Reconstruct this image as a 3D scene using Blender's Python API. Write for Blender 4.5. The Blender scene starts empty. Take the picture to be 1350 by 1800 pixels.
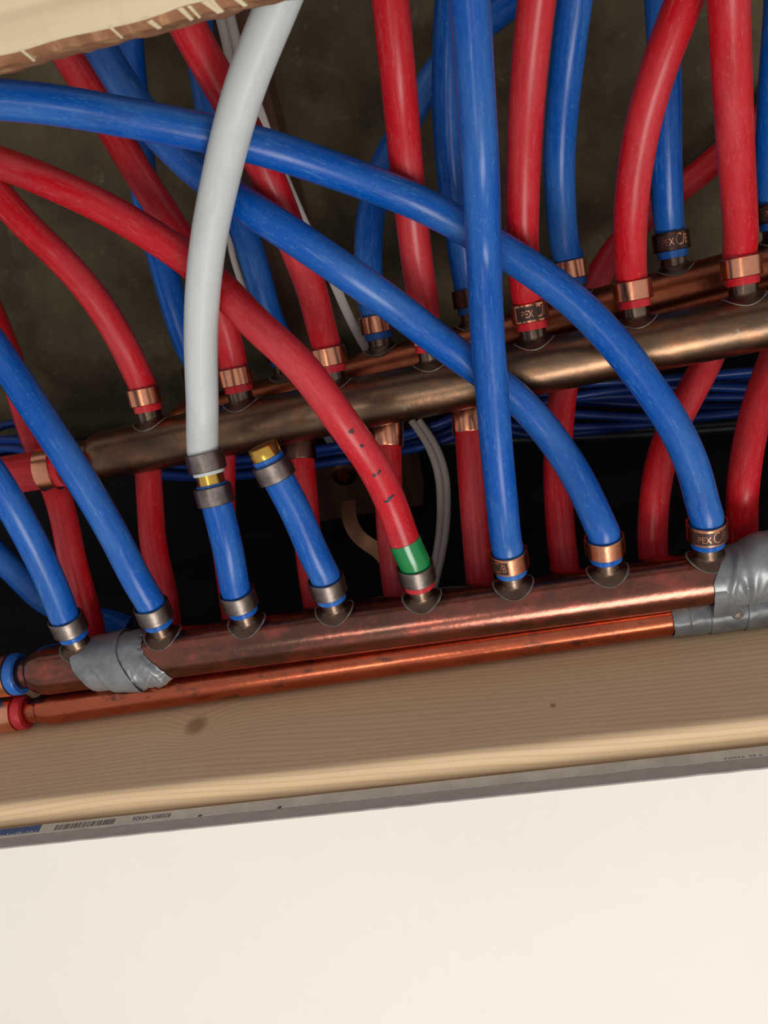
import bpy, bmesh, math, random
import numpy as np
from mathutils import Vector, Matrix, noise

# ------------------------------------------------------------------ scene frame
# Local millimetre frame: a = along the joists (right), b = across the joist bay, c = up into the bay.
# World metres: x = -a, y = b, z = ceiling height + c.
F_PX = 1508.0
ZC = 2.44
MR = np.array([[0.97540565, 0.1560649, 0.15565203],
               [-0.21189142, 0.85841996, 0.46713724],
               [0.06071108, 0.48862964, -0.87037649]])
_P = MR @ (np.array([0.0, -(1095 - 900) / F_PX, -1.0]) * 460.0)
_r = MR @ np.array([0.0, -(1342 - 900) / F_PX, -1.0])
FB = 34.0                                   # front manifold distance from the joist face
_o = _r * ((_P[1] - FB) / _r[1])
CAM = -_o                                   # camera position, local mm


def W(p):
    return Vector((-p[0] / 1000.0, p[1] / 1000.0, ZC + p[2] / 1000.0))


def WD(d):
    return Vector((-d[0], d[1], d[2])).normalized()


def un(px, py, d):                          # a point seen at (px,py) lying d mm deep
    return MR @ (np.array([(px - 675) / F_PX, -(py - 900) / F_PX, -1.0]) * d) + CAM


def pj(p):
    c = MR.T @ (np.array(p) - CAM)
    return 675 + F_PX * c[0] / -c[2], 900 - F_PX * c[1] / -c[2], -c[2]


def on_plane(px, py, axis, val):            # where the sight line meets a plane of the building
    r = MR @ np.array([(px - 675) / F_PX, -(py - 900) / F_PX, -1.0])
    return CAM + r * ((val - CAM[axis]) / r[axis])


S = bpy.context.scene
COL = S.collection

# ------------------------------------------------------------------ camera
cd = bpy.data.cameras.new('camera')
cam = bpy.data.objects.new('camera', cd)
COL.objects.link(cam)
cd.sensor_fit = 'VERTICAL'
cd.sensor_height = 36.0
cd.sensor_width = 27.0
cd.lens = F_PX / 1800 * 36
cd.clip_start = 0.01
R3 = Matrix.Identity(3)
for k in range(3):
    v = MR[:, k]
    w = Vector((-v[0], v[1], v[2]))
    for i in range(3):
        R3[i][k] = w[i]
cam.matrix_world = Matrix.Translation(W(CAM)) @ R3.to_4x4()
cd.dof.use_dof = True
cd.dof.focus_distance = 0.43
cd.dof.aperture_fstop = 18
S.camera = cam

# ------------------------------------------------------------------ light
wd = bpy.data.worlds.new('world')
S.world = wd
wd.use_nodes = True
nt = wd.node_tree
nt.nodes['Background'].inputs[0].default_value = (0.80, 0.80, 0.85, 1)
nt.nodes['Background'].inputs[1].default_value = 0.62


def area(name, loc, target, size, power, col=(1, 1, 1), sy=None):
    l = bpy.data.lights.new(name, 'AREA')
    l.energy = power
    l.color = col
    l.size = size
    if sy:
        l.shape = 'RECTANGLE'
        l.size_y = sy
    o = bpy.data.objects.new(name, l)
    COL.objects.link(o)
    o.location = loc
    o.rotation_euler = (target - o.location).to_track_quat('-Z', 'Y').to_euler()
    return o


area('window_light', W((350, -430, -1450)), W((60, 60, 60)), 0.8, 15.0, (1.0, 0.97, 0.93), 0.5)
area('lamp_light', W((-250, 300, -1400)), W((50, 100, 60)), 0.2, 1.5, (1.0, 0.95, 0.9))

S.view_settings.view_transform = 'Standard'
S.view_settings.look = 'None'
S.view_settings.gamma = 1.0
S.view_settings.exposure = 0.0
S.view_settings.use_curve_mapping = False


# ------------------------------------------------------------------ materials
def srgb(r, g, b):
    def f(c):
        c /= 255.0
        return c / 12.92 if c <= 0.04045 else ((c + 0.055) / 1.055) ** 2.4
    return (f(r), f(g), f(b), 1)


def mat(name, col, rough=0.5, metal=0.0, spec=0.5, vary=None):
    """vary: list of (scale_xyz, colour, lo, hi, coord) mottling layers"""
    m = bpy.data.materials.new(name)
    m.use_nodes = True
    t = m.node_tree
    bs = t.nodes['Principled BSDF']
    bs.inputs['Roughness'].default_value = rough
    bs.inputs['Metallic'].default_value = metal
    bs.inputs['Specular IOR Level'].default_value = spec
    cur = None
    base = t.nodes.new('ShaderNodeRGB')
    base.outputs[0].default_value = col
    cur = base.outputs[0]
    for i, (sc, c2, lo, hi, coord, amt) in enumerate(vary or []):
        if coord == 'tc':
            a = t.nodes.new('ShaderNodeAttribute')
            a.attribute_name = 'tc'
            src = a.outputs['Vector']
        else:
            a = t.nodes.new('ShaderNodeTexCoord')
            src = a.outputs['Object']
        mp = t.nodes.new('ShaderNodeMapping')
        mp.inputs['Scale'].default_value = sc
        mp.inputs['Location'].default_value = (3.1 * i + 1.7, 2.3 * i, 0.9 * i)
        t.links.new(src, mp.inputs[0])
        n = t.nodes.new('ShaderNodeTexNoise')
        n.inputs['Scale'].default_value = 1.0
        n.inputs['Detail'].default_value = 6
        n.inputs['Roughness'].default_value = 0.65
        t.links.new(mp.outputs[0], n.inputs['Vector'])
        mr = t.nodes.new('ShaderNodeMapRange')
        mr.inputs['From Min'].default_value = lo
        mr.inputs['From Max'].default_value = hi
        mr.inputs['To Max'].default_value = amt
        t.links.new(n.outputs['Fac'], mr.inputs['Value'])
        mx = t.nodes.new('ShaderNodeMix')
        mx.data_type = 'RGBA'
        t.links.new(mr.outputs[0], mx.inputs[0])
        t.links.new(cur, mx.inputs[6])
        mx.inputs[7].default_value = c2
        cur = mx.outputs[2]
    t.links.new(cur, bs.inputs['Base Color'])
    return m


def bump(m, scale, strength, dist=0.0005, coord='obj'):
    t = m.node_tree
    bs = t.nodes['Principled BSDF']
    if coord == 'tc':
        a = t.nodes.new('ShaderNodeAttribute')
        a.attribute_name = 'tc'
        src = a.outputs['Vector']
    else:
        a = t.nodes.new('ShaderNodeTexCoord')
        src = a.outputs['Object']
    mp = t.nodes.new('ShaderNodeMapping')
    mp.inputs['Scale'].default_value = scale
    t.links.new(src, mp.inputs[0])
    n = t.nodes.new('ShaderNodeTexNoise')
    n.inputs['Scale'].default_value = 1.0
    n.inputs['Detail'].default_value = 4
    t.links.new(mp.outputs[0], n.inputs['Vector'])
    b = t.nodes.new('ShaderNodeBump')
    b.inputs['Strength'].default_value = strength
    b.inputs['Distance'].default_value = dist
    t.links.new(n.outputs['Fac'], b.inputs['Height'])
    t.links.new(b.outputs[0], bs.inputs['Normal'])
    return m


def pipe_mat(name, col, dust, rough=0.33, amt=0.4):
    # tc attribute is in millimetres around and along the tube
    m = mat(name, col, rough, 0, 0.3, [
        ((0.05, 0.05, 0.012), dust, 0.42, 0.75, 'tc', amt * 0.9),
        ((0.10, 0.10, 0.03), tuple(c * 0.45 for c in col[:3]) + (1,), 0.50, 0.72, 'tc', amt),
        ((0.55, 0.55, 0.07), dust, 0.58, 0.72, 'tc', amt),
        ((1.3, 1.3, 0.35), dust, 0.57, 0.68, 'tc', amt * 0.9),
    ])
    return bump(m, (0.8, 0.8, 0.3), 0.12, 0.0003, 'tc')


M = {}
M['red'] = pipe_mat('red_plastic', srgb(190, 20, 30), srgb(206, 106, 108), 0.32, 0.42)
M['blue'] = pipe_mat('blue_plastic', srgb(2, 80, 166), srgb(98, 148, 192), 0.28, 0.42)
M['grey'] = pipe_mat('pale_grey_plastic', srgb(200, 205, 200), srgb(184, 186, 180), 0.4, 0.2)
M['green'] = mat('green_tape', srgb(20, 125, 62), 0.22, 0, 0.6)
M['copper_ring'] = mat('bright_copper', srgb(236, 160, 122), 0.24, 1.0, 0.5, [((60, 60, 60), srgb(190, 120, 92), 0.45, 0.65, 'obj', 0.5)])
M['steel_ring'] = mat('dull_grey_metal', srgb(140, 128, 120), 0.38, 1.0, 0.5, [((120, 120, 120), srgb(84, 74, 68), 0.42, 0.68, 'obj', 0.8)])
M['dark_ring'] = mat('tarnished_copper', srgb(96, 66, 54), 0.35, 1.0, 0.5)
M['brass'] = mat('brass', srgb(226, 180, 84), 0.25, 1.0, 0.5, [((200, 200, 200), srgb(190, 130, 60), 0.45, 0.7, 'obj', 0.6)])
M['flare'] = mat('dark_brown_brazed_metal', srgb(104, 82, 66), 0.36, 1.0, 0.5, [((120, 120, 120), srgb(80, 62, 52), 0.4, 0.62, 'obj', 0.7)])
M['brass_dull'] = mat('dull_bronze', srgb(150, 110, 80), 0.35, 1.0, 0.5)
M['stub'] = mat('tinned_stub_metal', srgb(134, 114, 96), 0.28, 1.0, 0.5, [((90, 90, 90), srgb(92, 72, 58), 0.4, 0.62, 'obj', 0.7)])
M['solder'] = mat('solder', srgb(150, 146, 136), 0.55, 0.5, 0.5, [((300, 300, 300), srgb(90, 84, 76), 0.4, 0.7, 'obj', 0.8)])
M['manifold_red'] = mat('reddish_copper', srgb(144, 88, 74), 0.22, 1.0, 0.5, [
    ((14, 30, 30), srgb(98, 74, 62), 0.40, 0.62, 'obj', 0.85),
    ((60, 90, 90), srgb(190, 98, 84), 0.5, 0.68, 'obj', 0.6),
    ((160, 160, 160), srgb(96, 70, 60), 0.6, 0.72, 'obj', 0.5)])
M['manifold_brown'] = mat('brown_tarnished_copper', srgb(130, 102, 80), 0.34, 1.0, 0.5, [
    ((12, 30, 30), srgb(104, 84, 66), 0.38, 0.66, 'obj', 0.8),
    ((50, 80, 80), srgb(176, 120, 84), 0.5, 0.68, 'obj', 0.5),
    ((150, 150, 150), srgb(140, 142, 132), 0.64, 0.72, 'obj', 0.6)])
M['copper_bright'] = mat('clean_copper', srgb(196, 104, 70), 0.24, 1.0, 0.5, [
    ((25, 60, 60), srgb(170, 84, 62), 0.4, 0.62, 'obj', 0.7),
    ((60, 110, 110), srgb(92, 72, 68), 0.56, 0.66, 'obj', 0.85)])
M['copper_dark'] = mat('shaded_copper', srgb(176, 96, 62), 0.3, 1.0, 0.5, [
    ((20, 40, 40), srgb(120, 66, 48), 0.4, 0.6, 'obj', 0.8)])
for k in ('manifold_red', 'manifold_brown', 'copper_bright', 'copper_dark', 'stub'):
    bump(M[k], (260, 260, 260), 0.25, 0.0004)
for k in ('copper_ring', 'steel_ring'):
    bump(M[k], (500, 500, 500), 0.15, 0.0003)
M['duct'] = bump(mat('grey_duct_tape', srgb(136, 138, 138), 0.36, 0.35, 0.6, [
    ((70, 70, 70), srgb(96, 98, 98), 0.42, 0.66, 'obj', 0.7)]), (900, 900, 900), 0.2, 0.0002)
M['ink'] = mat('black_ink', srgb(30, 26, 34), 0.5)
M['dark_print'] = mat('dark_printed_band', srgb(60, 40, 34), 0.4, 0.3)
M['wall_white'] = bump(mat('drywall_face_paper', srgb(238, 231, 217), 0.75, 0, 0.3, [
    ((5, 5, 5), srgb(230, 223, 209), 0.4, 0.7, 'obj', 0.5),
    ((12, 9, 12), srgb(218, 209, 196), 0.66, 0.75, 'obj', 0.5)]), (300, 300, 300), 0.25, 0.0003)
M['drywall_edge'] = bump(mat('drywall_edge_paper', srgb(172, 162, 153), 0.8, 0, 0.3, [
    ((90, 300, 300), srgb(150, 140, 131), 0.4, 0.7, 'obj', 0.6)]), (400, 400, 400), 0.4, 0.0003)
M['edge_tape'] = mat('end_tape_paper', srgb(200, 195, 182), 0.7, 0, 0.3, [((60, 60, 60), srgb(164, 156, 146), 0.4, 0.7, 'obj', 0.6)])
M['print_blue'] = mat('blue_print', srgb(60, 84, 128), 0.6)
M['print_grey'] = mat('grey_print', srgb(96, 92, 88), 0.7)
M['print_white'] = mat('white_print', srgb(196, 196, 192), 0.6)
M['print_ink'] = mat('blue_ink', srgb(62, 58, 92), 0.6)
M['black'] = bump(mat('bay_shade_black', srgb(34, 30, 30), 0.85, 0, 0.15, [((12, 12, 12), srgb(20, 18, 20), 0.4, 0.7, 'obj', 0.6)]), (30, 30, 30), 0.4, 0.002)  # near-black that puts the shade of the deep bay into the colour
M['black_rubber'] = mat('black_rubber', srgb(30, 30, 36), 0.3, 0, 0.5)
M['olive'] = bump(mat('olive_insulation', srgb(100, 90, 66), 0.9, 0, 0.15, [
    ((7, 7, 7), srgb(70, 60, 44), 0.40, 0.60, 'obj', 0.85),
    ((38, 38, 38), srgb(56, 48, 36), 0.5, 0.7, 'obj', 0.6),
    ((90, 90, 90), srgb(132, 124, 94), 0.6, 0.75, 'obj', 0.5)]), (50, 50, 50), 0.5, 0.004)
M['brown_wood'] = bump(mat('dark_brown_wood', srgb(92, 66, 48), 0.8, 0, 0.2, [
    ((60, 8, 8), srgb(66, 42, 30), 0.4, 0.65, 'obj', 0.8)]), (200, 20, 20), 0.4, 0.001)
M['cable_grey'] = mat('grey_cable_sheath', srgb(168, 160, 148), 0.4)
M['cable_white'] = mat('white_cable_sheath', srgb(206, 198, 188), 0.45)
M['cable_blue'] = mat('blue_cable_sheath', srgb(18, 50, 118), 0.38, 0, 0.35)
M['zip'] = mat('white_nylon', srgb(196, 200, 206), 0.35)


def wood(name, base, dark, pale, knots=(), ring=26.0, edge=None):
    m = bpy.data.materials.new(name)
    m.use_nodes = True
    t = m.node_tree
    N = t.nodes.new
    lk = t.links.new
    bs = t.nodes['Principled BSDF']
    bs.inputs['Roughness'].default_value = 0.62
    bs.inputs['Specular IOR Level'].default_value = 0.3
    tc = N('ShaderNodeTexCoord')
    # warp
    mp = N('ShaderNodeMapping')
    mp.inputs['Scale'].default_value = (2.2, 9, 9)
    lk(tc.outputs['Object'], mp.inputs[0])
    n1 = N('ShaderNodeTexNoise')
    n1.inputs['Scale'].default_value = 1.0
    n1.inputs['Detail'].default_value = 2
    lk(mp.outputs[0], n1.inputs['Vector'])
    # distance fields of knots bend the grain
    sep = N('ShaderNodeSeparateXYZ')
    lk(tc.outputs['Object'], sep.inputs[0])
    h = N('ShaderNodeMath')
    h.operation = 'MULTIPLY_ADD'
    lk(n1.outputs['Fac'], h.inputs[0])
    h.inputs[1].default_value = 0.05
    s2 = N('ShaderNodeMath')
    s2.operation = 'ADD'
    lk(sep.outputs['Z'], s2.inputs[0])
    lk(sep.outputs['Y'], s2.inputs[1])
    lk(s2.outputs[0], h.inputs[2])
    cur = h.outputs[0]
    kf = None
    for (kx, kz, kr) in knots:
        v = N('ShaderNodeCombineXYZ')
        a1 = N('ShaderNodeMath')
        a1.operation = 'SUBTRACT'
        lk(sep.outputs['X'], a1.inputs[0])
        a1.inputs[1].default_value = kx
        a2 = N('ShaderNodeMath')
        a2.operation = 'SUBTRACT'
        lk(sep.outputs['Z'], a2.inputs[0])
        a2.inputs[1].default_value = kz
        a3 = N('ShaderNodeMath')
        a3.operation = 'MULTIPLY'
        lk(a1.outputs[0], a3.inputs[0])
        a3.inputs[1].default_value = 1.15
        lk(a3.outputs[0], v.inputs[0])
        lk(a2.outputs[0], v.inputs[2])
        ln = N('ShaderNodeVectorMath')
        ln.operation = 'LENGTH'
        lk(v.outputs[0], ln.inputs[0])
        mr = N('ShaderNodeMapRange')
        mr.interpolation_type = 'SMOOTHSTEP'
        mr.inputs['From Min'].default_value = kr * 0.35
        mr.inputs['From Max'].default_value = kr * 1.2
        mr.inputs['To Min'].default_value = 1
        mr.inputs['To Max'].default_value = 0
        lk(ln.outputs['Value'], mr.inputs['Value'])
        mr2 = N('ShaderNodeMapRange')
        mr2.interpolation_type = 'SMOOTHSTEP'
        mr2.inputs['From Min'].default_value = 0
        mr2.inputs['From Max'].default_value = kr * 3.6
        mr2.inputs['To Min'].default_value = 0.008
        mr2.inputs['To Max'].default_value = 0
        lk(ln.outputs['Value'], mr2.inputs['Value'])
        ad = N('ShaderNodeMath')
        ad.operation = 'ADD'
        lk(cur, ad.inputs[0])
        lk(mr2.outputs[0], ad.inputs[1])
        cur = ad.outputs[0]
        if kf is None:
            kf = mr.outputs[0]
        else:
            mm = N('ShaderNodeMath')
            mm.operation = 'MAXIMUM'
            lk(kf, mm.inputs[0])
            lk(mr.outputs[0], mm.inputs[1])
            kf = mm.outputs[0]
    mu = N('ShaderNodeMath')
    mu.operation = 'MULTIPLY'
    lk(cur, mu.inputs[0])
    mu.inputs[1].default_value = ring * 40
    sn = N('ShaderNodeMath')
    sn.operation = 'SINE'
    lk(mu.outputs[0], sn.inputs[0])
    pw = N('ShaderNodeMapRange')
    pw.inputs['From Min'].default_value = 0.2
    pw.inputs['From Max'].default_value = 1.0
    pw.inputs['To Max'].default_value = 0.24
    lk(sn.outputs[0], pw.inputs['Value'])
    mp2 = N('ShaderNodeMapping')
    mp2.inputs['Scale'].default_value = (12, 320, 320)
    lk(tc.outputs['Object'], mp2.inputs[0])
    n2 = N('ShaderNodeTexNoise')
    n2.inputs['Scale'].default_value = 1.0
    n2.inputs['Detail'].default_value = 5
    lk(mp2.outputs[0], n2.inputs['Vector'])
    m1 = N('ShaderNodeMix')
    m1.data_type = 'RGBA'
    lk(n2.outputs['Fac'], m1.inputs[0])
    m1.inputs[6].default_value = base
    m1.inputs[7].default_value = pale
    m2 = N('ShaderNodeMix')
    m2.data_type = 'RGBA'
    lk(pw.outputs[0], m2.inputs[0])
    lk(m1.outputs[2], m2.inputs[6])
    m2.inputs[7].default_value = dark
    out = m2.outputs[2]
    if kf is not None:
        m3 = N('ShaderNodeMix')
        m3.data_type = 'RGBA'
        k2 = N('ShaderNodeMath')
        k2.operation = 'MULTIPLY'
        lk(kf, k2.inputs[0])
        k2.inputs[1].default_value = 0.6
        lk(k2.outputs[0], m3.inputs[0])
        lk(out, m3.inputs[6])
        m3.inputs[7].default_value = srgb(120, 72, 40)
        out = m3.outputs[2]
    lk(out, bs.inputs['Base Color'])
    b = N('ShaderNodeBump')
    b.inputs['Strength'].default_value = 0.25
    b.inputs['Distance'].default_value = 0.0004
    lk(n2.outputs['Fac'], b.inputs['Height'])
    lk(b.outputs[0], bs.inputs['Normal'])
    return m


# ------------------------------------------------------------------ helpers
def link_mesh(name, verts, faces, m, parent=None, smooth=True, tc=None):
    me = bpy.data.meshes.new(name)
    me.from_pydata([tuple(v) for v in verts], [], faces)
    if tc is not None:
        at = me.attributes.new('tc', 'FLOAT_VECTOR', 'POINT')
        at.data.foreach_set('vector', np.array(tc, dtype=np.float32).ravel())
    me.update()
    bm = bmesh.new()
    bm.from_mesh(me)
    bmesh.ops.recalc_face_normals(bm, faces=bm.faces)
    bm.to_mesh(me)
    bm.free()
    for p in me.polygons:
        p.use_smooth = smooth
    if smooth:
        me.set_sharp_from_angle(angle=math.radians(40))
    me.materials.append(m)
    o = bpy.data.objects.new(name, me)
    COL.objects.link(o)
    if parent:
        o.parent = parent
    return o


def tag(o, label=None, cat=None, group=None, kind=None):
    if label:
        o['label'] = label
    if cat:
        o['category'] = cat
    if group:
        o['group'] = group
    if kind:
        o['kind'] = kind
    return o


def empty(name, p, label=None, cat=None, group=None, kind=None):
    o = bpy.data.objects.new(name, None)
    COL.objects.link(o)
    o.location = W(p)
    o.empty_display_size = 0.01
    bpy.context.view_layer.update()
    return tag(o, label, cat, group, kind)


def local(root, pts):
    """world coordinates -> the root's frame (roots are only translated)"""
    if root is None:
        return pts
    l = root.location
    return [Vector(p) - l for p in pts]


def frames(path, hint=None):
    n = len(path)
    T = np.gradient(path, axis=0)
    T /= np.linalg.norm(T, axis=1)[:, None]
    U = np.zeros_like(T)
    h = np.array(hint if hint is not None else (0.3, 0.2, -1.0), float)
    u = h - T[0] * h.dot(T[0])
    u /= np.linalg.norm(u)
    for i in range(n):
        u = u - T[i] * u.dot(T[i])
        u /= np.linalg.norm(u)
        U[i] = u
    V = np.cross(T, U)
    return T, U, V


def sweep(name, path, radii, m, root, parent=None, seg=24, caps=(True, True), flat=None, hint=None):
    """tube of given radius (mm) along a local-mm path; flat = (ru, rv) squeeze factors"""
    path = np.array(path, float)
    n = len(path)
    if np.isscalar(radii):
        radii = [radii] * n
    T, U, V = frames(path, hint)
    s = np.concatenate([[0], np.cumsum(np.linalg.norm(np.diff(path, axis=0), axis=1))])
    fu, fv = flat or (1, 1)
    vs, fs, tc = [], [], []
    for i in range(n):
        for k in range(seg):
            a = 2 * math.pi * k / seg
            p = path[i] + radii[i] * (math.cos(a) * fu * U[i] + math.sin(a) * fv * V[i])
            vs.append(W(p))
            tc.append((radii[i] * math.cos(a), radii[i] * math.sin(a), s[i] + abs(hash(name)) % 1 * 0 + path[0][0] * 3))
    for i in range(n - 1):
        for k in range(seg):
            k2 = (k + 1) % seg
            fs.append((i * seg + k, i * seg + k2, (i + 1) * seg + k2, (i + 1) * seg + k))
    if caps[0]:
        fs.append(tuple(range(seg))[::-1])
    if caps[1]:
        fs.append(tuple((n - 1) * seg + k for k in range(seg)))
    r = parent or root
    return link_mesh(name, local(root, vs), fs, m, r, True, tc)


def lathe(name, p0, d, prof, m, root, parent=None, seg=40, closed=True):
    """profile [(s along d, radius)] revolved about the line p0 + s d"""
    d = np.array(d, float)
    d /= np.linalg.norm(d)
    h = np.array((0.3, 0.2, -1.0))
    u = h - d * h.dot(d)
    u /= np.linalg.norm(u)
    v = np.cross(d, u)
    vs, fs = [], []
    for (s, r) in prof:
        for k in range(seg):
            a = 2 * math.pi * k / seg
            vs.append(W(p0 + d * s + r * (math.cos(a) * u + math.sin(a) * v)))
    n = len(prof)
    for i in range(n if closed else n - 1):
        j = (i + 1) % n
        for k in range(seg):
            k2 = (k + 1) % seg
            fs.append((i * seg + k, i * seg + k2, j * seg + k2, j * seg + k))
    return link_mesh(name, local(root, vs), fs, m, parent or root, True)


def spline(pts, step=4.0):
    P = np.array(pts, float)
    P = np.vstack([2 * P[0] - P[1], P, 2 * P[-1] - P[-2]])
    out = []
    for i in range(1, len(P) - 2):
        p0, p1, p2, p3 = P[i - 1:i + 3]
        t0 = 0.0
        t1 = t0 + max(np.linalg.norm(p1 - p0), 1e-6) ** 0.5
        t2 = t1 + max(np.linalg.norm(p2 - p1), 1e-6) ** 0.5
        t3 = t2 + max(np.linalg.norm(p3 - p2), 1e-6) ** 0.5
        n = max(2, int(np.linalg.norm(p2 - p1) / step))
        for k in range(n):
            t = t1 + (t2 - t1) * k / n
            A1 = (t1 - t) / (t1 - t0) * p0 + (t - t0) / (t1 - t0) * p1
            A2 = (t2 - t) / (t2 - t1) * p1 + (t - t1) / (t2 - t1) * p2
            A3 = (t3 - t) / (t3 - t2) * p2 + (t - t2) / (t3 - t2) * p3
            B1 = (t2 - t) / (t2 - t0) * A1 + (t - t0) / (t2 - t0) * A2
            B2 = (t3 - t) / (t3 - t1) * A2 + (t - t1) / (t3 - t1) * A3
            out.append((t2 - t) / (t2 - t1) * B1 + (t - t1) / (t2 - t1) * B2)
    out.append(P[-2])
    out = np.array(out)
    # even resample
    s = np.concatenate([[0], np.cumsum(np.linalg.norm(np.diff(out, axis=0), axis=1))])
    n = max(4, int(s[-1] / step))
    q = np.linspace(0, s[-1], n)
    return np.stack([np.interp(q, s, out[:, k]) for k in range(3)], 1)


def smooth_path(p, it=3, keep=4):
    p = p.copy()
    for _ in range(it):
        q = p.copy()
        q[1:-1] = 0.25 * p[:-2] + 0.5 * p[1:-1] + 0.25 * p[2:]
        q[:keep] = p[:keep]
        p = q
    return p


def box_mesh(name, a0, a1, b0, b1, c0, c1, m, root=None, parent=None, bevel=0.0, seg=3, na=1):
    bm = bmesh.new()
    bmesh.ops.create_cube(bm, size=1.0)
    for v in bm.verts:
        v.co = W(((a0 + a1) / 2 + v.co.x * (a1 - a0), (b0 + b1) / 2 + v.co.y * (b1 - b0), (c0 + c1) / 2 + v.co.z * (c1 - c0)))
    if bevel:
        bmesh.ops.bevel(bm, geom=list(bm.edges), offset=bevel / 1000, segments=seg, affect='EDGES', profile=0.5)
    bmesh.ops.recalc_face_normals(bm, faces=bm.faces)
    if root is not None:
        for v in bm.verts:
            v.co -= root.location
    me = bpy.data.meshes.new(name)
    bm.to_mesh(me)
    bm.free()
    for p in me.polygons:
        p.use_smooth = True
    me.set_sharp_from_angle(angle=math.radians(30))
    me.materials.append(m)
    o = bpy.data.objects.new(name, me)
    COL.objects.link(o)
    if root is not None:
        o.parent = parent or root
    return o


def text_mesh(body, size, cuts=0):
    """flat glyph mesh: (verts 2D in units of size, faces)"""
    cu = bpy.data.curves.new('t', 'FONT')
    cu.body = body
    cu.size = size
    cu.align_x = 'CENTER'
    cu.align_y = 'CENTER'
    cu.resolution_u = 3
    o = bpy.data.objects.new('t', cu)
    COL.objects.link(o)
    dg = bpy.context.evaluated_depsgraph_get()
    me = bpy.data.meshes.new_from_object(o.evaluated_get(dg))
    bm = bmesh.new()
    bm.from_mesh(me)
    bmesh.ops.triangulate(bm, faces=bm.faces)
    if cuts:
        for x in np.linspace(-size * 3, size * 3, cuts):
            bmesh.ops.bisect_plane(bm, geom=bm.verts[:] + bm.edges[:] + bm.faces[:], plane_co=(x, 0, 0), plane_no=(1, 0, 0))
    vs = [(v.co.x, v.co.y) for v in bm.verts]
    bm.verts.index_update()
    fs = [tuple(v.index for v in f.verts) for f in bm.faces]
    bm.free()
    bpy.data.objects.remove(o)
    bpy.data.meshes.remove(me)
    bpy.data.curves.remove(cu)
    return vs, fs


# ================================================================== STRUCTURE
AL, AR = -1500, 1700                         # extent along the joists
knot = on_plane(345, 1275, 1, 0)
knot2 = on_plane(972, 1240, 1, 0)
M['joist'] = wood('pine_joist_wood', srgb(210, 176, 136), srgb(160, 118, 84), srgb(222, 192, 150),
                  [(-knot[0] / 1000, ZC + knot[2] / 1000, 0.0085), (-knot2[0] / 1000, ZC + knot2[2] / 1000, 0.002)], ring=46)
M['plank'] = wood('pale_rough_wood', srgb(196, 176, 136), srgb(142, 122, 88), srgb(220, 204, 168), (), ring=14)
M['plank_edge'] = bump(mat('torn_brown_edge', srgb(150, 104, 72), 0.8, 0, 0.2, [
    ((120, 30, 60), srgb(196, 152, 104), 0.5, 0.66, 'obj', 0.9),
    ((60, 60, 60), srgb(104, 68, 48), 0.45, 0.65, 'obj', 0.6)]), (200, 200, 200), 0.6, 0.001)

ceil = box_mesh('ceiling', AL, AR, -1500, 1500, 270, 290, M['olive'])
tag(ceil, 'mottled olive brown underside between the joists', None, None, 'structure')
shade_strip = box_mesh('shade_sheet_1', AL, AR, -2.8, 96, 262, 269.5, M['black'])  # added sheet, its black stands in for shade in the bay
tag(shade_strip, 'black sheet standing in for the shade deep in the bay beside the joist', None, None, 'structure')


shade_upright = box_mesh('shade_sheet_2', AL, AR, -30, -3, 98.2, 269, M['black'])  # added upright panel, blackened in place of the shade above the joist
tag(shade_upright, 'black panel standing in for the shade above the joist edge', None, None, 'structure')


def joist():
    # cross-section in (b, c), rounded lower arrises, swept along a
    prof = []
    w, h, r = 38.0, 98.0, 4.5
    prof.append((-w, h))
    for k in range(7):
        t = math.pi + k / 6 * math.pi / 2
        prof.append((-w + r + r * math.cos(t), r + r * math.sin(t)))
    for k in range(7):
        t = 1.5 * math.pi + k / 6 * math.pi / 2
        prof.append((-r + r * math.cos(t), r + r * math.sin(t)))
    prof.append((0, h))
    vs, fs = [], []
    n = 160
    for i in range(n + 1):
        a = AL + (AR - AL) * i / n
        for (b, c) in prof:
            j = 0.35 * noise.noise(Vector((a * 0.02, b * 0.1, c * 0.1))) if c < 12 else 0
            vs.append(W((a, b + j, c + j)))
    q = len(prof)
    for i in range(n):
        for k in range(q):
            k2 = (k + 1) % q
            fs.append((i * q + k, i * q + k2, (i + 1) * q + k2, (i + 1) * q + k))
    fs.append(tuple(range(q)))
    fs.append(tuple(n * q + k for k in range(q)))
    o = link_mesh('wooden_joist', vs, fs, M['joist'])
    return tag(o, 'light brown pine joist with a knot, running above the white drywall edge', 'joist')


joist()


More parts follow.
